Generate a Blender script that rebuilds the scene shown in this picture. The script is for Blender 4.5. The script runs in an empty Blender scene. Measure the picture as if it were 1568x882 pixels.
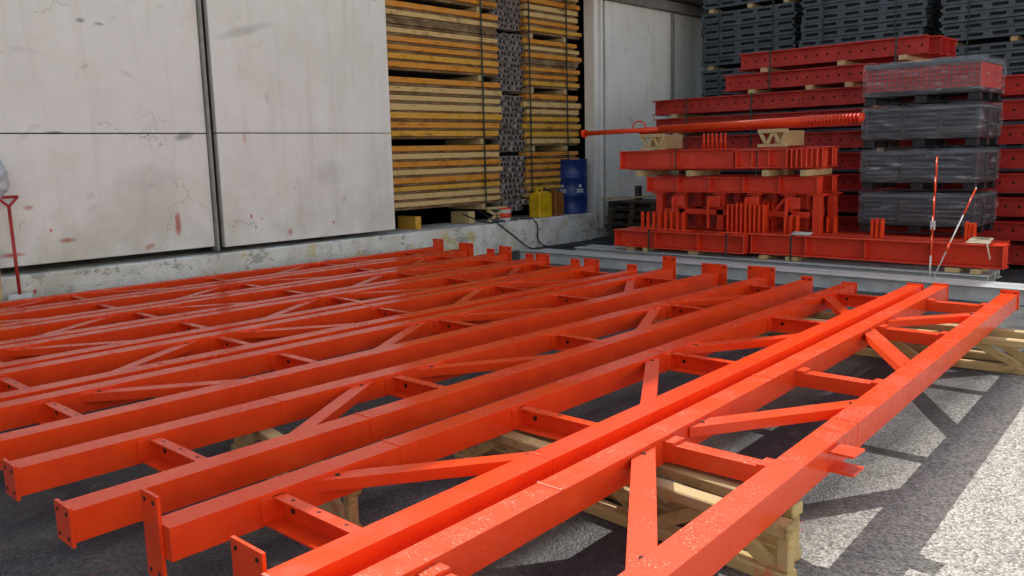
import bpy, bmesh, math, random
from mathutils import Vector, Matrix
from mathutils import noise as mn
random.seed(7)
S=bpy.context.scene
COL=bpy.context.collection
R=random.uniform
# ------------------------------------------------------------ materials
class NT:
    def __init__(s,name):
        s.m=bpy.data.materials.new(name); s.m.use_nodes=True
        s.t=s.m.node_tree; s.b=s.t.nodes['Principled BSDF']; s._co=None
    def n(s,typ,**k):
        nd=s.t.nodes.new(typ)
        for a,v in k.items(): setattr(nd,a,v)
        return nd
    def l(s,a,b): s.t.links.new(a,b)
    def co(s):
        if s._co is None: s._co=s.n('ShaderNodeNewGeometry').outputs['Position']
        return s._co
    def mapped(s,scale=(1,1,1),loc=(0,0,0)):
        mp=s.n('ShaderNodeMapping'); s.l(s.co(),mp.inputs['Vector'])
        mp.inputs['Scale'].default_value=scale; mp.inputs['Location'].default_value=loc
        return mp.outputs['Vector']
    def noise(s,scale=5,detail=2,rough=.5,sc=(1,1,1),loc=(0,0,0),dist=0):
        nd=s.n('ShaderNodeTexNoise'); s.l(s.mapped(sc,loc),nd.inputs['Vector'])
        nd.inputs['Scale'].default_value=scale; nd.inputs['Detail'].default_value=detail
        nd.inputs['Roughness'].default_value=rough; nd.inputs['Distortion'].default_value=dist
        return nd.outputs['Fac']
    def vor(s,scale=5,feat='F1',sc=(1,1,1),vec=None,out='Distance'):
        nd=s.n('ShaderNodeTexVoronoi',feature=feat)
        s.l(vec if vec else s.mapped(sc),nd.inputs['Vector']); nd.inputs['Scale'].default_value=scale
        return nd.outputs[out]
    def ramp(s,fac,stops,interp='LINEAR'):
        nd=s.n('ShaderNodeValToRGB'); s.l(fac,nd.inputs['Fac']); cr=nd.color_ramp; cr.interpolation=interp
        while len(cr.elements)<len(stops): cr.elements.new(.5)
        for e,(p,c) in zip(cr.elements,stops):
            e.position=p; e.color=(c,c,c,1) if isinstance(c,(int,float)) else (*c,1)
        return nd.outputs['Color']
    def mix(s,fac,a,b,mode='MIX'):
        nd=s.n('ShaderNodeMix',data_type='RGBA',blend_type=mode)
        F=nd.inputs[0]; A=nd.inputs[6]; B=nd.inputs[7]
        for sock,v in ((F,fac),(A,a),(B,b)):
            if isinstance(v,(int,float)) : sock.default_value=v if sock==F else (v,v,v,1)
            elif isinstance(v,tuple): sock.default_value=(*v,1)
            else: s.l(v,sock)
        return nd.outputs[2]
    def math(s,op,a,b=0.0,clamp=False):
        nd=s.n('ShaderNodeMath',operation=op,use_clamp=clamp)
        for i,v in enumerate((a,b)):
            if isinstance(v,(int,float)): nd.inputs[i].default_value=v
            else: s.l(v,nd.inputs[i])
        return nd.outputs[0]
    def xyz(s):
        nd=s.n('ShaderNodeSeparateXYZ'); s.l(s.co(),nd.inputs[0]); return nd.outputs
    def rng(s,v,a,b,c=0.,d=1.):
        nd=s.n('ShaderNodeMapRange'); s.l(v,nd.inputs[0])
        for i,q in enumerate((a,b,c,d)): nd.inputs[i+1].default_value=q
        return nd.outputs[0]
    def bump(s,h,strength=.3,dist=.01):
        nd=s.n('ShaderNodeBump'); s.l(h,nd.inputs['Height']); nd.inputs['Strength'].default_value=strength
        nd.inputs['Distance'].default_value=dist; s.l(nd.outputs[0],s.b.inputs['Normal'])
    def col(s,c):
        if isinstance(c,tuple): s.b.inputs['Base Color'].default_value=(*c,1)
        else: s.l(c,s.b.inputs['Base Color'])
    def rough(s,c):
        if isinstance(c,(int,float)): s.b.inputs['Roughness'].default_value=c
        else: s.l(c,s.b.inputs['Roughness'])

def paint(name,c1,c2,rough=.24,speck=0.0,chip=0.0,bstr=.16):
    t=NT(name)
    n1=t.noise(4,4,.65)
    base=t.mix(t.ramp(n1,[(.35,0),(.65,1)]),c1,c2)
    if chip>0:
        base=t.mix(t.math('MULTIPLY',t.ramp(t.noise(22,3,.65,loc=(9,4,2)),[(.70-chip*.1,0),(.73-chip*.1,1)]),.85),base,(.10,.02,.015))
    if speck>0:
        geo=t.n('ShaderNodeNewGeometry'); sp=t.n('ShaderNodeSeparateXYZ'); t.l(geo.outputs['Normal'],sp.inputs[0])
        up=t.rng(sp.outputs[2],.6,.9)
        k=t.ramp(t.noise(110,2,.6,loc=(1,7,3)),[(.60,0),(.66,1)])
        k2=t.ramp(n1,[(.46,0),(.60,1)])
        base=t.mix(t.math('MULTIPLY',t.math('MULTIPLY',k,up),t.math('MULTIPLY',k2,speck)),base,(.88,.60,.48))
    t.col(base)
    t.rough(t.rng(n1,.3,.7,rough-.08,rough+.12))
    t.bump(t.noise(7,2,.5),bstr,.012)
    return t.m
M={}
M['red']=paint('orange_red_paint',(.88,.070,.012),(.78,.050,.009),.19)
M['red_dusty']=paint('orange_red_paint_dusty',(.86,.080,.018),(.78,.062,.013),.22,.8)  # slightly paler paint with dust specks on upward faces
M['red_old']=paint('weathered_red_paint',(.56,.034,.026),(.40,.022,.02),.42,0,.6)
M['red_mid']=paint('red_paint_primer',(.80,.056,.018),(.66,.038,.015),.32,0,.2)
def flatm(k,name,c,r=.9):
    t=NT(name); t.col(c); t.rough(r); M[k]=t.m
flatm('hole','dark_hole',(.012,.008,.008))

def wood(name,c1,c2,red=0.0,worn=(.50,.40,.25),wornamt=.35,axis='Y',dk=.6):
    t=NT(name)
    sc={'X':(.6,9,9),'Y':(9,.6,9)}[axis]
    g=t.noise(6,3,.65,sc=sc)
    base=t.mix(g,c1,c2)
    n2=t.noise(3.2,5,.75,sc=(1.5,1,2.5),loc=(4,3,1))
    base=t.mix(t.math('MULTIPLY',t.ramp(n2,[(.46,0),(.58,1)]),wornamt),base,worn)
    base=t.mix(t.ramp(n2,[(.30,dk),(.45,0)]),base,(.09,.055,.03))
    if red>0:
        base=t.mix(t.math('MULTIPLY',t.ramp(t.noise(2.2,6,.72,loc=(6,2,9)),[(.56,0),(.62,1)]),red),base,(.62,.06,.025))
    t.col(base); t.rough(.7); t.bump(g,.35,.006); return t.m
M['wy1']=wood('yellow_formwork_wood',(.84,.45,.035),(.62,.30,.02),dk=.85,wornamt=.25)
M['wy2']=wood('pale_formwork_wood',(.80,.58,.26),(.62,.40,.14),wornamt=.3,dk=.8)
M['wy3']=wood('orange_formwork_wood',(.80,.33,.02),(.60,.22,.015),dk=.85,wornamt=.2)
M['wy4']=wood('brown_formwork_wood',(.20,.11,.045),(.11,.065,.028))
M['wb']=wood('trestle_wood_painted',(.60,.45,.20),(.42,.31,.13),red=.75,axis='X',dk=.65)
M['wp']=wood('raw_timber',(.66,.50,.26),(.50,.37,.17),wornamt=.3,axis='X',dk=.4)
M['wd']=wood('dark_pallet_wood',(.10,.07,.05),(.06,.045,.035),worn=(.16,.12,.09),axis='X')

def simple(name,c,rough=.5,metal=0,var=.25,bs=30,bstr=.15,c2=None):
    t=NT(name)
    t.col(t.mix(t.ramp(t.noise(6,4,.65),[(.35,0),(.7,1)]),c,c2 or tuple(x*(1-var) for x in c)))
    t.rough(rough); t.b.inputs['Metallic'].default_value=metal
    if bstr: t.bump(t.noise(bs,2,.6),bstr,.005)
    return t.m
M['gray_steel']=simple('galvanised_grey_steel',(.62,.65,.67),.42,.1,.25)
M['crate']=simple('blue_grey_crate_steel',(.095,.125,.15),.5,.1,.45,bstr=0,c2=(.055,.075,.092))
flatm('crate_d','crate_dark_interior',(.012,.015,.02))
M['black']=simple('black_plastic',(.018,.018,.024),.35,bstr=0)
M['strap']=simple('dark_green_strap',(.02,.05,.04),.5,bstr=0)
M['blue']=simple('blue_drum_paint',(.015,.045,.22),.35,0,.3)
M['yplast']=simple('yellow_plastic',(.82,.50,.015),.35,0,.35)
M['bplast']=simple('brown_plastic',(.34,.13,.03),.4,0,.4)
M['white']=simple('white_plastic',(.75,.75,.73),.45,bstr=0)
M['bag']=simple('pale_blue_bag',(.6,.66,.72),.35,0,.3,12,.6)
M['tube']=simple('rusty_grey_tube',(.36,.32,.31),.5,.3,.4,bstr=0,c2=(.18,.14,.13))
flatm('tube_d','tube_shadow',(.03,.025,.025))
M['door_frame']=simple('grey_door_frame',(.34,.34,.33),.5,.1,.4)
M['eave']=simple('brown_eave_sheet',(.26,.18,.12),.7,0,.4,bstr=0)
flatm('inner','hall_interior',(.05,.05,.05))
M['sling']=simple('canvas_sling',(.62,.56,.42),.8)
M['clad']=simple('white_bounce_cladding',(.82,.82,.80),.6,0,.06,bstr=0)  # cladding of the added bounce warehouse

def wallm(name,bright=(.90,.90,.89),plinth=False):
    t=NT(name); o=t.xyz()
    n1=t.noise(1.1,6,.62)
    base=t.mix(t.ramp(n1,[(.3,0),(.7,1)]),bright,tuple(x*.90 for x in bright))
    base=t.mix(t.math('MULTIPLY',t.ramp(t.noise(.9,5,.7,loc=(3,9,4)),[(.48,0),(.7,1)]),.5),base,(.74,.69,.60))
    st=t.ramp(t.noise(3,4,.6,sc=(1,2.2,.18),loc=(1,1,5)),[(.5,0),(.75,1)])
    base=t.mix(t.math('MULTIPLY',st,.30),base,(.55,.51,.44))
    if not plinth:
        sm=t.ramp(t.noise(1.3,3,.45,sc=(1,1.2,2.2),loc=(7.3,2.1,1.4),dist=.6),[(.66,0),(.76,1)])
        base=t.mix(t.math('MULTIPLY',sm,.5),base,(.25,.25,.26))
        w=t.noise(6,4,.65,loc=(4,1,2))
        def ell(y,z,a,b,tl,sg):
            dy=t.math('SUBTRACT',o[1],y); dz=t.math('SUBTRACT',o[2],z)
            dz2=t.math('SUBTRACT',dz,t.math('MULTIPLY',dy,tl))
            e=t.math('ADD',t.math('POWER',t.math('DIVIDE',dy,a),2.0),t.math('POWER',t.math('DIVIDE',dz2,b),2.0))
            return t.math('MULTIPLY',t.rng(t.math('ADD',e,t.math('MULTIPLY',w,1.6)),1.9,.7,0,1),sg)
        marks=[(3.75,4.05,.20,.035,-.25,.8),(4.75,3.98,.10,.03,-.3,.9),(6.3,4.05,.15,.03,-.5,.9),(6.75,4.02,.14,.05,0,.7),(8.0,4.0,.22,.03,-.15,.8),(6.0,3.35,.42,.07,.30,.32),
               (4.0,3.30,.06,.03,0,.8),(4.2,3.28,.07,.025,0,.7),(5.1,2.02,.14,.06,.2,.95),(3.6,2.06,.13,.02,0,.9),(2.55,2.0,.16,.02,0,.8),(2.45,3.3,.25,.10,0,.35),(7.2,1.5,.3,.2,0,.18),(4.6,1.5,.4,.2,0,.15)]
        tot=None
        for mk in marks:
            f=ell(*mk); tot=f if tot is None else t.math('MAXIMUM',tot,f)
        base=t.mix(tot,base,(.16,.16,.16))
        rt=None
        for mk in [(4.93,.95,.045,.16,0,1),(3.05,.75,.16,.03,0,.9),(3.62,.86,.10,.03,0,.8),(4.55,.70,.09,.04,.3,.8),(6.5,.72,.05,.06,0,.7),(3.25,1.25,.06,.03,0,.6),(5.9,2.0,.03,.08,0,.4)]:
            f=ell(*mk); rt=f if rt is None else t.math('MAXIMUM',rt,f)
        base=t.mix(rt,base,(.50,.04,.03))
    gr=t.math('MULTIPLY',t.rng(o[2],1.6,.55,0,1),t.ramp(n1,[(.42,0),(.62,1)]))
    base=t.mix(t.math('MULTIPLY',gr,.55),base,(.50,.45,.36))
    mp=t.mapped((1,1,1)); nd=t.n('ShaderNodeTexNoise'); nd.inputs['Scale'].default_value=3; t.l(mp,nd.inputs['Vector'])
    nd.inputs['Detail'].default_value=4
    add=t.n('ShaderNodeVectorMath',operation='MULTIPLY_ADD'); t.l(nd.outputs['Color'],add.inputs[0]); add.inputs[1].default_value=(.7,.7,.7); t.l(mp,add.inputs[2])
    cr=t.ramp(t.vor(.8 if not plinth else 1.6,'DISTANCE_TO_EDGE',vec=add.outputs[0]),[(0,1),(.0045 if not plinth else .012,0)])
    cm=t.ramp(t.noise(.8,2,.5,loc=(11,3,8)),[(.575,0),(.62,1)]) if not plinth else t.ramp(t.noise(1.5,2,.5),[(.42,0),(.5,1)])
    base=t.mix(t.math('MULTIPLY',t.math('MULTIPLY',cr,cm),.6),base,(.14,.13,.12))
    rs=t.ramp(t.vor(6,'F1',sc=(1,1,.6)),[(.085,1),(.11,0)])
    rm=t.math('MULTIPLY',t.ramp(t.noise(2.3,3,.5,loc=(5,1,1)),[(.48,0),(.56,1)]),t.rng(o[2],1.7,.8,0,1))
    base=t.mix(t.math('MULTIPLY',rm,rs),base,(.60,.06,.04))
    if plinth:
        pe=t.ramp(t.noise(3.2,6,.75,sc=(1,1,1.6),loc=(8,1,2)),[(.565,0),(.59,1)])
        base=t.mix(t.math('MULTIPLY',pe,.75),base,t.mix(n1,(.30,.29,.26),(.48,.46,.41)))
        ye=t.ramp(t.noise(2.4,4,.7,loc=(1,5,2)),[(.58,0),(.66,1)])
        base=t.mix(t.math('MULTIPLY',ye,.7),base,(.66,.54,.18))
        t.bump(t.math('ADD',t.noise(12,4,.7),t.math('MULTIPLY',pe,-.5)),.5,.02)
    else:
        t.bump(n1,.22,.03)
    t.col(base); t.rough(.75); return t.m
M['wall']=wallm('dirty_white_wall')
M['plinth']=wallm('peeling_white_plinth',(.88,.88,.85),True)

def ground():
    t=NT('asphalt'); o=t.xyz()
    vn=t.n('ShaderNodeTexVoronoi'); t.l(t.co(),vn.inputs['Vector']); vn.inputs['Scale'].default_value=78
    sep=t.n('ShaderNodeSeparateColor'); t.l(vn.outputs['Color'],sep.inputs[0])
    a=t.rng(sep.outputs[0],0,1,.50,1.45)
    n1=t.noise(1.3,6,.7,loc=(4,4,1)); n2=t.noise(6,7,.80,loc=(2,6,6))
    lit_zone=t.math('ADD',t.rng(o[0],-1.62,-1.25,0,1),t.math('MULTIPLY',t.math('SUBTRACT',n1,.5),.8),True)  # truss side darker: own asphalt tone plus shade put into the colour
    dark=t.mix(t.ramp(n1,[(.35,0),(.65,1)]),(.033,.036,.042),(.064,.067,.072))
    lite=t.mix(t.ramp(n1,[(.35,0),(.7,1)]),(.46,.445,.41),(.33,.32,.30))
    base=t.mix(lit_zone,dark,lite)
    base=t.mix(1.0,base,a,'MULTIPLY')
    base=t.mix(t.math('MULTIPLY',t.ramp(n2,[(.36,1),(.47,0)]),.5),base,t.mix(.5,base,(.03,.03,.033)))
    base=t.mix(t.math('MULTIPLY',t.ramp(n2,[(.57,0),(.64,1)]),.30),base,(.24,.235,.22))
    rd=t.ramp(t.vor(9,'F1'),[(.07,1),(.10,0)])
    rm=t.ramp(n1,[(.50,0),(.57,1)])
    rz=t.math('MULTIPLY',t.rng(o[0],-.8,-1.4,0,1),t.rng(o[1],10,8.5,0,1))
    ov=t.ramp(n2,[(.30,.8),(.34,0)])
    rr=t.math('MULTIPLY',t.math('MAXIMUM',t.math('MULTIPLY',rd,rm),ov),rz,True)
    base=t.mix(t.math('MULTIPLY',rr,.7),base,(.36,.03,.022))
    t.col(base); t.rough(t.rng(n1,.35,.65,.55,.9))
    h=t.math('ADD',t.math('MULTIPLY',vn.outputs['Distance'],-1.0),t.math('MULTIPLY',n2,2.0))
    t.bump(h,.6,.012); return t.m
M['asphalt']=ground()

def film():
    t=NT('stretch_film'); nt=t.t
    t.b.inputs['Base Color'].default_value=(.72,.77,.88,1); t.b.inputs['Roughness'].default_value=.08
    n=t.noise(3,4,.6,sc=(1,1,6),loc=(2,1,5),dist=.5)
    t.bump(n,1.0,.09)
    tr=t.n('ShaderNodeBsdfTransparent'); mx=t.n('ShaderNodeMixShader')
    f=t.ramp(n,[(.38,.05),(.58,.13),(.70,.45)])
    t.l(f,mx.inputs[0]); t.l(tr.outputs[0],mx.inputs[1]); t.l(t.b.outputs[0],mx.inputs[2])
    t.l(mx.outputs[0],nt.nodes['Material Output'].inputs['Surface']); return t.m
M['film']=film()

# ------------------------------------------------------------ mesh builder
class MB:
    def __init__(s,name,mats,bevel=0,parent=None,seg=1):
        s.name=name; s.V=[]; s.F=[]; s.MI=[]; s.SM=[]; s.mats=mats; s.bevel=bevel; s.parent=parent; s.seg=seg
    def addf(s,base,faces,mi,sm=False):
        for f in faces: s.F.append([base+i for i in f]); s.MI.append(mi); s.SM.append(sm)
    def box(s,c,d,mi=0,rz=0,rot=None):
        m=Matrix.Translation(c)@(rot if rot else Matrix.Rotation(rz,4,'Z'))
        b=len(s.V)
        for z in (-.5,.5):
            for x,y in ((-.5,-.5),(.5,-.5),(.5,.5),(-.5,.5)): s.V.append(m@Vector((x*d[0],y*d[1],z*d[2])))
        s.addf(b,((3,2,1,0),(4,5,6,7),(0,1,5,4),(1,2,6,5),(2,3,7,6),(3,0,4,7)),mi)
    def bb(s,x0,x1,y0,y1,z0,z1,mi=0):
        s.box(((x0+x1)/2,(y0+y1)/2,(z0+z1)/2),(abs(x1-x0),abs(y1-y0),abs(z1-z0)),mi)
    def bar(s,a,b,w,h,mi=0):
        a=Vector(a);b=Vector(b);d=b-a;L=d.length;y=d.normalized()
        x=y.cross(Vector((0,0,1)))
        if x.length<1e-4: x=Vector((1,0,0))
        x.normalize(); z=x.cross(y)
        rot=Matrix((x,y,z)).transposed().to_4x4()
        s.box((a+b)/2,(w,L,h),mi,rot=rot)
    def cyl(s,a,b,r,mi=0,seg=16,r2=None,caps=True):
        a=Vector(a);b=Vector(b);d=b-a
        q=d.to_track_quat('Z','Y').to_matrix(); r2=r if r2 is None else r2
        base=len(s.V)
        for P,rr in ((a,r),(b,r2)):
            for i in range(seg):
                t=2*math.pi*i/seg; s.V.append(P+q@Vector((rr*math.cos(t),rr*math.sin(t),0)))
        s.addf(base,[(i,(i+1)%seg,seg+(i+1)%seg,seg+i) for i in range(seg)],mi,True)
        s.addf(base,[tuple(range(seg-1,-1,-1)),tuple(range(seg,2*seg))],mi)
    def lathe(s,c,prof,mi=0,seg=32):
        base=len(s.V)
        for r,z in prof:
            for i in range(seg): s.V.append(Vector((c[0]+r*math.cos(2*math.pi*i/seg),c[1]+r*math.sin(2*math.pi*i/seg),c[2]+z)))
        for k in range(len(prof)-1):
            s.addf(base+k*seg,[(i,(i+1)%seg,seg+(i+1)%seg,seg+i) for i in range(seg)],mi,True)
        s.addf(base+(len(prof)-1)*seg,[tuple(range(seg))],mi); s.addf(base,[tuple(range(seg-1,-1,-1))],mi)
    def decal(s,c,r,ang,z0,z1,w,mi,n=4):
        base=len(s.V)
        for i in range(n+1):
            t=math.radians(ang)+(i/n-.5)*w/r
            for z in (z0,z1): s.V.append(Vector((c[0]+(r+.002)*math.cos(t),c[1]+(r+.002)*math.sin(t),z)))
        s.addf(base,[(2*i,2*i+2,2*i+3,2*i+1) for i in range(n)],mi,True)
    def done(s):
        me=bpy.data.meshes.new(s.name); me.from_pydata([tuple(v) for v in s.V],[],s.F)
        me.polygons.foreach_set('material_index',s.MI); me.polygons.foreach_set('use_smooth',s.SM)
        for k in s.mats: me.materials.append(M[k])
        me.update()
        o=bpy.data.objects.new(s.name,me); COL.objects.link(o)
        if s.bevel:
            b=o.modifiers.new('bevel','BEVEL'); b.width=s.bevel; b.segments=s.seg; b.limit_method='ANGLE'; b.angle_limit=.6
        if s.parent: o.parent=s.parent
        return o
def empty(name):
    e=bpy.data.objects.new(name,None); COL.objects.link(e); return e

# ------------------------------------------------------------ ground
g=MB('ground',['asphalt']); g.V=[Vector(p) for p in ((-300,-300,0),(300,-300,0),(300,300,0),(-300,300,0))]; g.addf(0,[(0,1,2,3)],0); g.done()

# ------------------------------------------------------------ building
WX=-10.2; BH=7.45
B=empty('warehouse_building')
pl=MB('plinth',['plinth'],.02,B)
pl.bb(WX-.9,WX+.10,-14,13.25,0,.53); pl.bb(WX-.9,WX-.02,13.26,30,0,.2)
pl.done()
ps=MB('sliding_door_panels',['wall','door_frame','hole'],.008,B)
for y0,y1 in ((-12,-7.0),(-6.95,-1.9),(-1.85,2.70),(2.75,5.40)):
    ps.bb(WX-.10,WX-.02,y0,y1,.62,2.045); ps.bb(WX-.10,WX-.02,y0,y1,2.058,4.6)
ps.bb(WX-.10,WX+.02,5.52,8.36,.60,2.05); ps.bb(WX-.10,WX+.02,5.52,8.36,2.062,4.6)
ps.bb(WX-.12,WX+.035,5.405,5.44,.56,4.6,1)
ps.bb(WX-.12,WX-.06,5.441,5.519,.56,4.6,2)
for y0,y1 in ((13.85,16.2),(16.3,17.6),(17.7,22),(22.1,29)):
    ps.bb(WX-.10,WX-.02,y0,y1,.25,4.6)
ps.bb(WX-.1,WX+.02,16.205,16.295,.25,4.6,1)
ps.done()
co=MB('gate_column',['wall','door_frame'],.008,B)
co.bb(WX-.25,WX-.0,13.46,13.60,.2,4.6,0); co.bb(WX-.2,WX-.05,13.605,13.80,.2,4.6,1); co.bb(WX-.18,WX+.05,13.62,13.68,.2,4.6,0)
co.done()
ev=MB('door_track_and_eave',['door_frame','eave'],.005,B)
ev.bb(WX-.2,WX+.12,-14,30,4.61,4.80,0)
for i in range(290):
    y=-14+i*.15; ev.bb(WX-.15,WX+.50,y,y+.08,4.86,4.89,1)
ev.bb(WX-.15,WX+.48,-14,30,4.82,4.858,1)
ev.done()
up=MB('upper_wall_and_roof',['wall','eave','inner'],0,B)
up.bb(WX-.3,WX-.05,-14,30,4.9,BH,0)
up.bb(WX-9,WX+.1,-14.2,30.2,BH,BH+.2,1)
up.bb(WX-9,WX-8.8,-14,30,0,BH,2)
up.bb(WX-8.8,WX-.0,-14.1,-14,0,BH,2); up.bb(WX-8.8,WX,30,30.1,0,BH,2)
up.bb(WX-8.8,WX-.9,-13.9,29.9,.0,.06,2)
up.done()
# unseen white warehouse behind the photographer, added to bounce sun into the shade
B2=empty('added_bounce_warehouse')
wb=MB('bounce_walls',['clad','door_frame','eave'],0,B2)
wb.bb(9.5,9.8,-22,26,0,8.5,0)
for i in range(96): wb.bb(9.46,9.499,-22+i*.5,-21.94+i*.5,0,8.45,0)
for y in (-15,-5,5,15): wb.bb(9.40,9.455,y,y+4.2,0.01,4.4,0); wb.bb(9.36,9.455,y-.1,y-.002,0.01,4.5,1); wb.bb(9.36,9.455,y+4.202,y+4.3,0.01,4.5,1); wb.bb(9.36,9.455,y-.1,y+4.3,4.502,4.6,1)
wb.bb(9.3,20,-22.2,26.2,8.5,8.7,2); wb.bb(9.8,20,-22,-21.8,0,8.49,0); wb.bb(9.8,20,25.8,26,0,8.49,0); wb.bb(19.8,20,-21.79,25.79,0,8.49,0)
wb.done()

# ------------------------------------------------------------ trusses
def chord(mb,x0,x1,y0,y1,w=.128,z0=.258,z1=.39,mi=0):
    mb.bar((x0,y0,(z0+z1)/2),(x1,y1,(z0+z1)/2),w,z1-z0,mi)
def truss(xl,xr,y0,y1,flip,mat,posts,platesN,platesF,solid=False,name='steel_truss',dw=.085):
    mb=MB(name,[mat,'hole'],.008,None,2)
    (xl0,xl1),(xr0,xr1)=xl,xr
    fx=lambda a,b,y:a+(b-a)*(y-1.2)/7.0
    L=lambda y:fx(xl0,xl1,y); Rr=lambda y:fx(xr0,xr1,y)
    ya,yb=y0; yc,yd=y1
    chord(mb,L(ya),L(yc),ya,yc); chord(mb,Rr(yb),Rr(yd),yb,yd)
    for f,ys in ((L,ya),(Rr,yb)):
        for k in range(3):
            y=ys+1.3+k*2.1+R(-.2,.2)
            mb.box((f(y),y,.325),(.133,.016,.137),0)
        for k in range(9):
            y=ys+.3+R(0,6.3); mb.box((f(y)+.064,y,R(.28,.37)),(.004,R(.01,.05),R(.008,.02)),0)
    for i,y in enumerate(posts):
        a=L(y)+.064; b=Rr(y)-.064; c=(a+b)/2; d=b-a
        if solid:
            mb.box((c,y,.318),(d,.085,.085)); 
            mb.box((a+.03,y,.325),(.06,.10,.098)); mb.box((b-.03,y,.325),(.06,.10,.098))
        else:
            mb.box((c,y+.045,.318),(d,.010,.10))
            mb.box((c,y,.272),(d,.096,.010)); mb.box((c,y+.025,.366),(d,.055,.010))
            mb.box((a+.004,y,.318),(.012,.12,.106)); mb.box((b-.004,y,.318),(.012,.12,.106))
            for q in (a+.08,b-.08): mb.cyl((q,y+.0395,.318),(q,y+.036,.318),.013,1,10)
            for q in (a+.1,c,b-.1): mb.cyl((q,y+.03,.3708),(q,y+.03,.3718),.009,1,8)
    for i in range(len(posts)-1):
        p,q=posts[i],posts[i+1]
        lf=(i%2==0)^flip
        if lf: A=(L(q-.16)+.03,q-.16); Bq=(Rr(p+.42)-.03,p+.42)
        else:  A=(L(p+.22)+.03,p+.22); Bq=(Rr(q-.42)-.03,q-.42)
        z=.347
        mb.bar((A[0],A[1],z),(Bq[0],Bq[1],z-.004),dw,.052,0)
        d=Vector((Bq[0]-A[0],Bq[1]-A[1],0)).normalized()
        for s,P in ((1,A),(-1,Bq)):
            mb.cyl((P[0]+s*d.x*.10,P[1]+s*d.y*.10,z+.0225),(P[0]+s*d.x*.10,P[1]+s*d.y*.10,z+.0285),.012,1,10)
    for side,(w,za,zb,dx) in platesN.items():
        f=L if side=='L' else Rr; y=(ya if side=='L' else yb)
        x=f(y)+dx
        mb.box((x,y-.008,(za+zb)/2),(w,.014,zb-za))
        for hz in (za+.03,zb-.03):
            for hx in (-w/2+.03,w/2-.03):
                mb.cyl((x+hx,y-.0175,hz),(x+hx,y-.0145,hz),.009,1,10)
    for side,(w,za,zb,dx) in platesF.items():
        f=L if side=='L' else Rr; y=(yc if side=='L' else yd)
        x=f(y)+dx
        mb.box((x,y+.008,(za+zb)/2),(w,.014,zb-za))
        for hx in (-w/2+.03,w/2-.03):
            mb.cyl((x+hx,y-.0015,zb-.03),(x+hx,y+.0025,zb-.03),.011,1,10)
    return mb
P=[1.7,3.2,4.73,6.25,7.62]
flat=(.15,.245,.405,0)
tm=truss((-2.03,-2.38),(-1.35,-1.78),(1.22,.6),(8.45,8.3),False,'red_dusty',[1.7,3.27,4.84,6.4,7.75],{'L':(.17,.20,.49,-.05)},{'L':(.14,.25,.41,0),'R':(.15,.25,.42,.0)},True,dw=.105)
for z in (.285,.368): tm.box((-1.40,3.62,z),(.17,.13,.012))
tm.box((-1.455,3.62,.327),(.012,.12,.09))
tm.done()
truss((-2.97,-3.11),(-2.28,-2.58),(1.27,1.28),(8.1,8.35),True,'red',P,{'L':(.13,.16,.50,-.05),'R':(.19,.20,.50,-.07)},{'L':flat,'R':flat}).done()
truss((-4.10,-3.96),(-3.42,-3.53),(1.12,1.10),(8.05,8.1),False,'red',P,{'L':flat,'R':flat},{'L':(.30,.27,.50,-.03),'R':(.12,.27,.43,0)}).done()
truss((-5.22,-5.12),(-4.58,-4.53),(1.2,1.2),(8.1,8.05),True,'red',[1.6,3.1,4.6,6.1,7.5],{'L':flat,'R':flat},{'L':(.17,.27,.53,0),'R':(.30,.27,.49,0)}).done()
xs=[(-6.08,-6.02,-5.44,-5.38),(-6.92,-6.86,-6.30,-6.22),(-7.72,-7.68,-7.10,-7.06),(-8.50,-8.46,-7.90,-7.88),(-9.26,-9.22,-8.68,-8.66)]
for i,(a,b,c,d) in enumerate(xs):
    sh=R(-.12,.12)
    truss((a,b),(c,d),(1.15+R(-.1,.1),1.15),(7.85+i*.13+R(-.1,.1),7.8+i*.13+R(-.15,.15)),bool(i%2),'red',[q+sh for q in P],{'L':flat,'R':flat},
          {'L':(.22,.27,.46+R(0,.05),0),'R':(.13,.27,.46,0)}).done()

# ------------------------------------------------------------ timber lattice bearers
def bearer(a,b,h=.255,mat='wb',name='timber_lattice_girder',pitch=.30):
    mb=MB(name,[mat],.006)
    a=Vector((*a,0));b=Vector((*b,0));d=(b-a);L=d.length;u=d/L
    ch=.055;w=.085
    mb.bar(a+Vector((0,0,ch/2)),b+Vector((0,0,ch/2)),w,ch); mb.bar(a+Vector((0,0,h-ch/2)),b+Vector((0,0,h-ch/2)),w,ch)
    n=max(2,int(L/pitch/2)*2); st=(L-.1)/n
    for i in range(n):
        p=a+u*(.05+i*st); q=a+u*(.05+(i+1)*st)
        z0,z1=(ch*.6,h-ch*.6) if i%2==0 else (h-ch*.6,ch*.6)
        mb.bar(p+Vector((0,0,z0)),q+Vector((0,0,z1)),.034,.06)
    for t in (.03,L-.03): 
        p=a+u*t; mb.box(p+Vector((0,0,h/2)),(.055,.05,h-2*ch),0,math.atan2(u.y,u.x))
    return mb.done()
bearer((-1.33,3.0),(-3.35,3.14)); bearer((-1.40,3.20),(-3.3,3.34))
bearer((-3.0,2.15),(-4.5,2.42)); bearer((-4.7,2.6),(-7.0,2.7)); bearer((-7.0,2.5),(-9.4,2.6))
bearer((-1.33,7.02),(-3.6,6.85)); bearer((-1.38,7.36),(-3.5,7.25))
bearer((-3.7,7.0),(-6.3,7.0)); bearer((-6.4,6.95),(-9.4,7.0))
def block(x,y,z,l,w,h,rz=0,mat='wp',name='timber_block'):
    mb=MB(name,[mat],.005); mb.box((x,y,z+h/2),(l,w,h),0,rz); mb.box((x,y,z+h+.0225),(l*.96,w*.8,.035),0,rz+.05); return mb.done()
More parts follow.
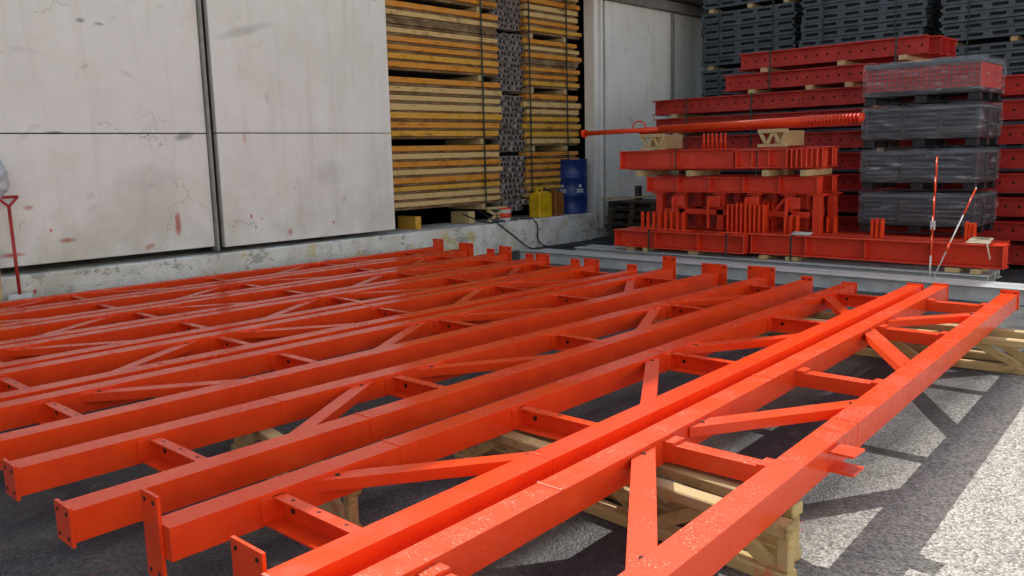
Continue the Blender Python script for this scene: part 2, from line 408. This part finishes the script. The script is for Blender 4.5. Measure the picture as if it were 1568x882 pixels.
block(-2.72,2.22,0,.16,.30,.06,.3,'wb'); block(-9.0,8.3,0,.5,.12,.2); block(-7.6,8.6,0,.45,.12,.14,.1)

# ------------------------------------------------------------ grey long beams on ground
def ibeam(mb,x0,x1,y,z0,z1,w=.18,t=.016,mi=0,stiff=None,holes=None,wy=0):
    mb.bb(x0,x1,y-w/2,y+w/2,z0,z0+t,mi); mb.bb(x0,x1,y-w/2,y+w/2,z1-t,z1,mi)
    mb.bb(x0,x1,y-.007+wy,y+.007+wy,z0+t,z1-t,mi)
    if stiff:
        n=max(1,round((x1-x0)/stiff))
        for i in range(n+1):
            x=x0+.02+(x1-x0-.04)*i/n
            mb.bb(x-.006,x+.006,y-w/2+.01,y+w/2-.01,z0+t,z1-t,mi)
    if holes:
        n=int((x1-x0)/holes)
        for i in range(n):
            x=x0+(i+.5)*(x1-x0)/n
            mb.cyl((x,y-.0105+wy,(z0+z1)/2),(x,y-.0085+wy,(z0+z1)/2),.018,1,8)
def cbeam(name,x0,x1,y,z0,z1,w=.16):
    mb=MB(name,['gray_steel','hole'],.004); ibeam(mb,x0,x1,y,z0,z1,w,.012,wy=-.04); return mb.done()
cbeam('grey_steel_beam',-9.2,-1.2,10.15,0,.17,.22); cbeam('grey_steel_beam',-9.0,-1.4,10.45,0,.16,.18)
cbeam('grey_steel_beam',-8.6,-2.55,10.85,0,.18,.2); cbeam('grey_steel_beam',-8.6,-2.55,11.15,0,.18,.2)
cbeam('grey_steel_beam',-8.6,-2.7,12.0,0,.18,.2)

# ------------------------------------------------------------ front red stack
FS=empty('stacked_red_steel_beams')
mb=MB('bottom_beams',['red_mid','hole','wp'],.005,FS)
ibeam(mb,-5.58,-2.42,11.0,.25,.53,.24,.02,0,.8)
ibeam(mb,-5.5,-2.5,11.35,.25,.53,.24,.02,0,.8)
ibeam(mb,-7.85,-5.62,10.93,.24,.50,.24,.02,0,.75); ibeam(mb,-7.85,-5.62,11.3,.24,.50,.24,.02,0,.75)
ibeam(mb,-7.8,-3.0,11.8,.24,.50,.24,.02,0,.75)
for x in (-7.5,-6.4,-4.9,-2.9): mb.bb(x-.14,x+.02,10.85,12.0,.185,.238,2)
for x in (-7.3,-5.4,-2.75): mb.bb(x,x+.09,10.80,12.0,.185,.24,2)
mb.done()
mb=MB('upright_fins',['red'],.003,FS)
def fins(x0,x1,n,y,z0,z1,w=.012,d=.10):
    for i in range(n):
        x=x0+(x1-x0)*i/max(1,n-1); mb.bb(x-w/2,x+w/2,y,y+d,z0,z1+R(-.01,.01))
fins(-7.45,-6.72,8,11.0,.505,.78,.03,.06); fins(-6.0,-5.45,9,11.02,.505,.92,.022,.12); fins(-6.0,-5.45,9,11.3,.505,.95,.022,.12)
fins(-5.15,-4.98,3,11.05,.535,.78,.025,.08); fins(-3.98,-3.86,3,11.05,.535,.78,.028,.08); fins(-2.88,-2.80,3,11.05,.535,.76,.03,.08)
fins(-4.8,-4.6,3,11.4,.535,.75,.03,.08)
mb.bb(-7.6,-6.6,10.98,11.14,.502,.52); mb.bb(-6.1,-5.4,10.95,11.5,.502,.522)
mb.done()
mb=MB('trestle_frames',['red_mid','hole'],.004,FS)
for y in (11.25,11.75):
    for x in (-7.35,-6.95,-6.3,-5.75,-5.25,-4.85):
        mb.bb(x,x+.11,y,y+.11,.52,1.06)
        mb.bb(x-.05,x+.16,y-.03,y+.14,1.04,1.065)
    for x in (-7.2,-6.1,-5.6): mb.bar((x,y+.05,.6),(x+.35,y+.05,1.0),.05,.05)
    ibeam(mb,-7.5,-4.75,y+.03,1.07,1.30,.2,.016,0,.55)
    mb.bb(-7.2,-4.9,y,y+.06,.74,.82)
for i,x in enumerate((-7.0,-6.4,-5.8,-5.2)):
    mb.bb(x,x+.2,11.16,11.2,.86,1.02); mb.bb(x+.02,x+.05,11.1,11.16,.55,1.0)
mb.done()
mb=MB('middle_beams',['red_mid','hole'],.005,FS)
ibeam(mb,-7.95,-5.95,11.2,1.42,1.70,.2,.018,0,.9); ibeam(mb,-7.9,-4.75,11.42,1.40,1.68,.2,.018,0,.9)
ibeam(mb,-7.9,-4.75,11.75,1.42,1.70,.2,.018,0,.9)
ibeam(mb,-5.93,-4.9,11.16,1.42,1.68,.2,.018,0,.25)
for k in range(7): mb.bb(-5.15+k*.07,-5.13+k*.07,11.03,11.09,1.43,1.68)
mb.done()
mb=MB('timber_packers',['wp'],.005,FS)
for x in (-7.6,-6.7,-5.5,-4.95):
    mb.bb(x,x+.09,11.05,11.9,1.31,1.395)
for x in (-7.55,-5.6):
    mb.bb(x,x+.42,11.10,11.18,1.71,1.75); mb.bb(x,x+.42,11.10,11.18,1.90,1.95)
    for k in range(4): mb.bar((x+.02+k*.1,11.14,1.74 if k%2 else 1.92),(x+.12+k*.1,11.14,1.92 if k%2 else 1.74),.05,.045)
for x in (-7.4,-5.4): mb.bb(x,x+.12,11.2,11.9,1.72,1.93)
mb.done()
mb=MB('threaded_rods',['red'],.0,FS)
for k in range(6): mb.cyl((-6.55+k*.07,11.3,1.7),(-6.55+k*.07,11.3,1.93),.018,0,8)
mb.done()
mb=MB('steel_prop_tubes',['red','red_mid'],0,FS)
mb.cyl((-8.6,11.1,2.0),(-7.2,11.13,2.019),.038,0,20); mb.cyl((-7.2,11.13,2.019),(-4.2,11.22,2.06),.052,0,20); mb.cyl((-7.7,11.32,2.0),(-4.5,11.45,2.02),.045,1,20)
mb.cyl((-8.6,11.1,2.0),(-8.66,11.1,2.0),.065,0,20)
for k in range(16): mb.cyl((-5.0+k*.05,11.2,2.05),(-4.98+k*.05,11.2,2.05),.062,1,16)
for k in range(8):
    a=k/8*math.pi; b=(k+1)/8*math.pi
    mb.cyl((-7.55+.12*math.cos(a),11.08,2.05+.1*math.sin(a)),(-7.55+.12*math.cos(b),11.08,2.05+.1*math.sin(b)),.012,0,8)
mb.done()
mb=MB('straps',['strap'],0,FS)
for x in (-7.2,-5.9,-4.95): mb.bb(x,x+.025,10.805,12.0,.532 if x>-5.6 else .502,.506 if x<-5.6 else .536); mb.bb(x,x+.025,10.797,10.803,.19,.53)
for x in (-6.9,-5.6): mb.bb(x,x+.02,11.065,11.07,1.3,1.72)
mb.done()

# ------------------------------------------------------------ rear red stack
RS=empty('rear_stack_of_red_girders')
mb=MB('girders',['red_old','hole','wp'],.004,RS)
lay=[(3.20,-6.9,-3.95),(2.88,-7.1,-4.7),(2.56,-8.55,-1.2),(2.24,-8.5,-1.0),(1.92,-8.5,-1.1),(1.60,-8.5,-1.0),(1.28,-8.4,-1.1),(.96,-8.4,-1.0),(.64,-8.4,-1.1),(.32,-8.4,-1.0)]
for i,(zt,x0,x1) in enumerate(lay):
    for j in range(4):
        y=12.98+j*.30+R(-.03,.03)
        ibeam(mb,x0+R(-.06,.06),x1+R(-.06,.06),y,zt-.25,zt,.22,.018,0,None,.16 if j==0 else None)
    xx=[x0+.45,(x0+x1)/2+.2,x1-.4]
    for x in xx: mb.bb(x,x+.1,12.84,14.0,zt-.318,zt-.252,2)
mb.done()
mb=MB('straps',['strap'],0,RS)
for x in (-6.3,-4.4): mb.bb(x,x+.025,12.83,12.836,2.6,3.21)
for x in (-7.8,-6.6,-2.2,-1.9): mb.bb(x,x+.025,12.83,12.836,.1,2.58)
mb.done()

# ------------------------------------------------------------ black wrapped pallets
PS=empty('shrink_wrapped_pallet_stack')
x0,x1,y0,y1=-4.40,-2.98,11.75,12.75
body=MB('crates',['black','red_old','crate'],.006,PS)
for k in range(4):
    zb=.54+k*.56
    for yy in (y0+.06,(y0+y1)/2,y1-.06):
        for xx in (x0+.08,(x0+x1)/2,x1-.08): body.box((xx,yy,zb+.05),(.14,.11,.085))
    body.bb(x0,x1,y0,y1,zb+.095,zb+.12)
    body.bb(x0,x1,y0+.001,y0+.1,zb-.0,zb+.012); body.bb(x0,x1,y1-.1,y1,zb,zb+.012)
    zt=zb+.52
    body.bb(x0+.02,x1-.02,y0+.02,y1-.02,zb+.125,zt-.02,1 if k==3 else 0)
    if k==3:
        for i in range(22):
            x=x0+.03+(x1-x0-.06)*i/21; body.bb(x-.004,x+.004,y0+.008,y0+.019,zb+.13,zt-.03,2)
        for j in range(6): body.bb(x0+.02,x1-.02,y0+.006,y0+.0185,zb+.16+j*.055,zb+.168+j*.055,2)
        body.bb(x0,x1,y0,y1,zt-.06,zt-.005,2)
        body.bb(x0,x1,y0,y1,zb+.121,zb+.16,0)
    else:
        for xx in (x0+.03,x0+.5,x0+.95,x1-.03): body.bb(xx-.03,xx+.03,y0+.003,y0+.019,zb+.13,zt-.025,0)
        for yy in (y0+.04,(y0+y1)/2,y1-.04): body.bb(x1-.019,x1-.003,yy-.03,yy+.03,zb+.13,zt-.025,0)
        body.bb(x0+.001,x1-.001,y0+.001,y1-.001,zt-.05,zt-.01,2)
        for j in range(5): body.bb(x0+.02,x1-.02,y0+.010,y1-.021,zb+.17+j*.06,zb+.185+j*.06,2)
body.done()
bm=bmesh.new()
for k in range(4):
    zb=.54+k*.56+.11; zt=.54+k*.56+.54
    a,b,c,d=x0-.015,x1+.015,y0-.015,y1+.015
    per=[]
    nx=60;ny=40
    for i in range(nx): per.append((a+(b-a)*i/nx,c,0,-1))
    for i in range(ny): per.append((b,c+(d-c)*i/ny,1,0))
    for i in range(nx): per.append((b-(b-a)*i/nx,d,0,1))
    for i in range(ny): per.append((a,d-(d-c)*i/ny,-1,0))
    nz=24; rows=[]
    for j in range(nz+1):
        z=zb+(zt-zb)*j/nz; row=[]
        for (x,y,ux,uy) in per:
            zz=z+x*.12*(1 if k%2 else -1)
            n=mn.noise(Vector((x*1.4,y*1.4,zz*16+k*7)))*.026+mn.noise(Vector((x*5+z*14,y*5,zz*9+k*3)))*.014
            n=max(n,-.008); bulge=.012*math.sin(math.pi*j/nz)
            row.append(bm.verts.new((x+ux*(n+bulge),y+uy*(n+bulge),z+mn.noise(Vector((x*4,y*4,k*5)))*.02)))
        rows.append(row)
    N=len(per)
    for j in range(nz):
        for i in range(N):
            f=bm.faces.new((rows[j][i],rows[j][(i+1)%N],rows[j+1][(i+1)%N],rows[j+1][i])); f.smooth=True
    if k==3:
        f=bm.faces.new(rows[-1])
me=bpy.data.meshes.new('film_wrap'); bm.to_mesh(me); bm.free(); me.materials.append(M['film'])
fo=bpy.data.objects.new('film_wrap',me); COL.objects.link(fo); fo.parent=PS

# ------------------------------------------------------------ grey crate stacks
def crate_stack(x0,x1,y0,z1,name='stacked_formwork_panels',ph=.15,depth=1.3,zs=.0):
    mb=MB(name,['crate','crate_d','wp','strap'],0)
    z=zs;k=0
    while z<z1:
        if k%8==7:
            for x in (x0+.15,(x0+x1)/2,x1-.25): mb.bb(x,x+.1,y0+.02,y0+depth,z,z+.075,2)
            z+=.08;k+=1;continue
        ox=R(-.03,.03);oy=R(-.02,.02)
        a,b,c,d=x0+ox,x1+ox,y0+oy,y0+oy+depth
        mb.bb(a+.03,b-.03,c+.03,d-.03,z+.005,z+ph-.012,1)
        mb.bb(a,b,c,c+.04,z,z+.045); mb.bb(a,b,c,c+.04,z+ph-.052,z+ph-.010)
        mb.bb(b-.04,b,c,d,z+.001,z+.044); mb.bb(b-.04,b,c,d,z+ph-.051,z+ph-.011)
        mb.bb(a,a+.04,c,d,z+.001,z+.044); mb.bb(a,a+.04,c,d,z+ph-.051,z+ph-.011)
        n=int((b-a)/.34)
        for i in range(n+1):
            x=a+(b-a)*i/n; w=.045 if i%2 else .07
            mb.bb(max(a,x-w),min(b,x+w),c+.004,c+.038,z+.04,z+ph-.05)
        for i in range(5):
            y=c+(d-c)*i/4; mb.bb(b-.038,b-.004,max(c,y-.05),min(d,y+.05),z+.04,z+ph-.05)
        z+=ph;k+=1
    for t in (.2,.78): 
        x=x0+(x1-x0)*t; mb.bb(x,x+.025,y0-.035,y0-.03,zs,z1,3)
    return mb.done()
crate_stack(-9.35,-7.35,16.0,5.8); crate_stack(-7.2,-4.98,15.9,5.8); crate_stack(-4.72,-2.6,15.9,5.8)
crate_stack(-2.45,-.4,15.9,5.8); crate_stack(-9.3,-7.3,17.6,5.6); crate_stack(-6.9,-4.6,17.6,6.1); crate_stack(-.2,1.9,16.0,5.4)

# ------------------------------------------------------------ yellow timber stacks
def wood_stack(x,y0,y1,tiers,name='yellow_formwork_beam_stack'):
    E=empty(name)
    mb=MB('beams',['wy1','wy2','wy3','wy4','inner'],.006,E)
    mk=MB('packers',['wp'],.005,E); sp=MB('straps',['strap'],0,E)
    for ti,(z0,z1) in enumerate(tiers):
        n=round((z1-z0)/.13); p=(z1-z0)/n
        for i in range(n):
            z=z0+i*p; a=y0+R(-.05,.05); b=y1+R(-.07,.07)
            top=(i==n-1)
            mi=2 if (top or (ti==0 and i>n-4 and R(0,1)<.6)) else random.choices([0,1,2,3],[4,5,2,.6])[0]; dx=R(-.03,.015)
            gp=R(.032,.048)
            mb.bb(x-.20+dx,x+dx,a,b,z+gp,z+p-R(.004,.014),mi)
            mb.bb(x-.16,x-.035+dx,a+.02,b-.02,z-.004,z+gp-.001,3)
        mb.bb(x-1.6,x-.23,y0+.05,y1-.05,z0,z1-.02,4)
        for y in (y0+.12,y1-.5): mk.bb(x-.9,x+.0,y,y+.10,z0-.10,z0-.004)
        for y in (y0+.08,y1-.45): sp.bb(x+.022,x+.028,y,y+.03,z0-.1,z1)
    mb.done();mk.done();sp.done()
wood_stack(-10.42,7.6,11.02,[(.86,1.88),(1.98,2.94),(3.04,4.07),(4.16,4.75)])
wood_stack(-10.5,11.80,13.40,[(.86,1.74),(1.84,2.79),(2.9,3.77),(3.86,4.75)])
mb=MB('bundled_scaffold_tubes',['tube','tube_d'],0)
z=.72; r=0
while z<4.7:
    for k in range(6):
        y=11.12+k*.115+(.055 if r%2 else 0); x=-10.55+R(-.05,.04)
        mb.cyl((x-.4,y,z),(x,y,z),.050,0,12); mb.cyl((x-.001,y,z),(x+.0025,y,z),.036,1,10)
    z+=.10 if int(r)%10!=9 else .17; r+=1
mb.done()
mb=MB('timber_trestle_block',['wp','wy1'],.005)
mb.bb(-10.9,-10.45,10.2,10.35,.535,.74); mb.bb(-10.9,-10.45,9.0,9.12,.535,.74,1)
mb.bar((-10.33,10.55,.55),(-10.33,10.95,.75),.05,.05); mb.bar((-10.33,10.55,.74),(-10.33,10.95,.56),.05,.05); mb.bb(-10.38,-10.28,10.5,11.0,.76,.80)
mb.done()

# ------------------------------------------------------------ drum, cans, bucket
d=MB('blue_oil_drum',['blue','white'])
prof=[(.27,0),(.295,.0),(.295,.02),(.285,.03),(.285,.30),(.297,.315),(.285,.33),(.285,.60),(.297,.615),(.285,.63),(.285,.90),(.295,.91),(.295,.93),(.275,.93),(.272,.915)]
prof=[(a*1.12,b*1.12) for a,b in prof]
DC=(-10.5,13.07,.534)
d.lathe(DC,prof)
for ang in (-82,-18):
    d.decal(DC,.320,ang,.985,1.005,.15,1); d.decal(DC,.320,ang,1.04,1.09,.05,1)
    for q in (-10,-3,4,11): d.decal(DC,.320,ang+q,.935,.975,.024,1)
d.done()
def can(name,x,y,mat,capm,w=.30,dp=.22,h=.42):
    mb=MB(name,[mat,capm],.03,None,3); z=.534
    mb.bb(x-dp/2,x+dp/2,y-w/2,y+w/2,z,z+h*.82)
    mb.bb(x-dp*.3,x+dp*.3,y-w*.36,y+w*.36,z+h*.78,z+h*.88)
    mb.cyl((x,y+w*.28,z+h*.86),(x,y+w*.28,z+h),.045,1,14)
    for yy in (y-w*.3,y+w*.08): mb.bb(x-.03,x+.03,yy-.025,yy+.025,z+h*.84,z+h*.97)
    mb.bb(x-.034,x+.034,y-w*.36,y+w*.14,z+h*.94,z+h*1.01)
    return mb.done()
can('yellow_jerrycan',-10.33,11.95,'yplast','black',.36,.26,.54); can('brown_jerrycan',-10.32,12.36,'bplast','blue',.26,.24,.52)
mb=MB('paint_bucket',['white','red'])
mb.lathe((-10.28,10.93,.534),[(.085,0),(.10,.02),(.115,.20),(.12,.21)],0,24); mb.lathe((-10.28,10.93,.745),[(.122,0),(.122,.02),(.10,.025)],1,24)
mb.lathe((-10.28,10.93,.60),[(.107,0),(.111,.08)],1,24)
mb.done()
def cable(pts,r=.012,mat='black',name='electric_cable'):
    cu=bpy.data.curves.new(name,'CURVE'); cu.dimensions='3D'; cu.bevel_depth=r; cu.bevel_resolution=2
    sp=cu.splines.new('BEZIER'); sp.bezier_points.add(len(pts)-1)
    for b,p in zip(sp.bezier_points,pts): b.co=p; b.handle_left_type=b.handle_right_type='AUTO'
    cu.materials.append(M[mat]); o=bpy.data.objects.new(name,cu); COL.objects.link(o); return o
cable([(-10.4,10.4,.75),(-10.1,10.5,.56),(-10.08,10.9,.3),(-9.95,11.3,.02),(-9.6,11.9,.015),(-9.2,12.6,.015)])
cable([(-10.35,11.4,.55),(-10.08,11.5,.5),(-10.05,11.6,.1),(-9.8,12.1,.015),(-9.4,13.0,.015)])
cable([(-10.4,10.0,.72),(-10.12,10.2,.58),(-10.2,10.7,.55),(-10.3,11.3,.55)])

# ------------------------------------------------------------ dark pallets by the column
mb=MB('stack_of_dark_pallets',['wd','wp'],.004)
for k in range(5):
    z=k*.15; ox=R(-.04,.04)
    for x in (-10.0,-9.5,-9.02): mb.bb(x+ox,x+.12+ox,13.6,14.6,z+.022,z+.11)
    for i in range(6): mb.bb(-10.02+ox,-8.88+ox,13.6+i*.175,13.72+i*.175,z+.111,z+.135)
    for i in range(3): mb.bb(-10.02+ox,-8.88+ox,13.6+i*.44,13.7+i*.44,z,z+.021)
mb.bar((-10.0,13.5,.80),(-8.7,13.7,.86),.25,.03,1)
mb.bb(-9.3,-9.2,13.5,13.6,.77,1.05)
mb.done()

# ------------------------------------------------------------ left: shovel and bag
mb=MB('red_shovel',['red_old','gray_steel'])
mb.cyl((-9.92,2.98,.35),(-10.08,3.02,1.28),.017,0,12)
mb.cyl((-10.09,2.92,1.38),(-10.09,3.12,1.38),.016,0,12)
mb.cyl((-10.08,3.02,1.28),(-10.09,2.92,1.38),.014,0,10); mb.cyl((-10.08,3.02,1.28),(-10.09,3.12,1.38),.014,0,10)
mb.bar((-9.92,2.98,.36),(-9.84,2.97,.03),.22,.02,1)
mb.done()
me=bmesh.new(); bmesh.ops.create_icosphere(me,subdivisions=4,radius=1)
for v in me.verts:
    n=mn.noise(v.co*2.3)*.28+mn.noise(v.co*6)*.1
    v.co=v.co*(1+n); v.co=Vector((v.co.x*.10-9.98,v.co.y*.15+2.86,v.co.z*.22+1.58))
for f in me.faces: f.smooth=True
mm=bpy.data.meshes.new('plastic_bag'); me.to_mesh(mm); me.free(); mm.materials.append(M['bag'])
ob=bpy.data.objects.new('plastic_bag',mm); COL.objects.link(ob)
mb=MB('timber_offcut',['wp'],.004); mb.bar((-9.9,2.75,.0),(-10.05,2.82,.85),.09,.03); mb.done()

# ------------------------------------------------------------ marking rods and slings
mb=MB('red_white_marking_rod',['red','white'])
a=Vector((-2.95,10.0,.25)); b=Vector((-3.05,10.4,1.55))
for i in range(6):
    p=a.lerp(b,i/6); q=a.lerp(b,(i+1)/6); mb.cyl(p,q,.010,0 if i not in (0,) else 1,10)
mb.box(a.lerp(b,.42),(.045,.03,.10),1); mb.done()
mb=MB('red_white_marking_rod',['white','red'])
a=Vector((-2.93,10.05,.2)); b=Vector((-2.68,10.6,1.2)); mb.cyl(a,b,.007,0,10); mb.cyl(a.lerp(b,.3),a.lerp(b,.4),.013,1,10); mb.cyl(a.lerp(b,.7),a.lerp(b,.98),.009,1,10); mb.done()
mb=MB('folded_lifting_sling',['sling'],.008)
for k in range(5): mb.bar((-2.85+k*.01,10.93+k*.03,.54+k*.014),(-2.58,10.9+k*.04,.545+k*.01),.035,.012)
mb.bar((-2.6,10.86,.55),(-2.56,10.86,.36),.03,.012)
mb.done()
mb=MB('folded_lifting_sling',['white'],.008)
for k in range(3): mb.bar((-5.0+k*.01,10.93+k*.03,.54+k*.014),(-4.72,10.9+k*.04,.545+k*.01),.04,.012)
mb.done()

# ------------------------------------------------------------ light
el=math.radians(43); az=Vector((-1,.32,0)).normalized()
d=Vector((az.x*math.cos(el),az.y*math.cos(el),math.sin(el)))
L=bpy.data.lights.new('sun','SUN'); L.energy=5.0; L.angle=math.radians(.5); L.color=(1,.96,.89)
lo=bpy.data.objects.new('sun',L); COL.objects.link(lo); lo.rotation_euler=d.to_track_quat('Z','Y').to_euler()
w=bpy.data.worlds.new('World'); S.world=w; w.use_nodes=True; nt=w.node_tree
bg=nt.nodes['Background']; sk=nt.nodes.new('ShaderNodeTexSky'); sk.sky_type='NISHITA'; sk.sun_disc=False
sk.sun_elevation=el; sk.sun_rotation=math.atan2(az.x,az.y); sk.air_density=2.0; sk.dust_density=5.0; sk.ozone_density=1.0
nt.links.new(sk.outputs[0],bg.inputs[0]); bg.inputs[1].default_value=.15
S.view_settings.view_transform='Standard'; S.view_settings.look='None'; S.view_settings.exposure=0
# ------------------------------------------------------------ camera
c=bpy.data.cameras.new('camera'); o=bpy.data.objects.new('camera',c); COL.objects.link(o)
c.sensor_width=36; c.lens=36*1300/1568; c.clip_end=1000; c.clip_start=.05
m=Matrix.Rotation(math.radians(42.9),4,'Z')@Matrix.Rotation(math.radians(90-8.96),4,'X')@Matrix.Rotation(math.radians(-1.43),4,'Z')
m.translation=(0,0,1.7); o.matrix_world=m
S.camera=o
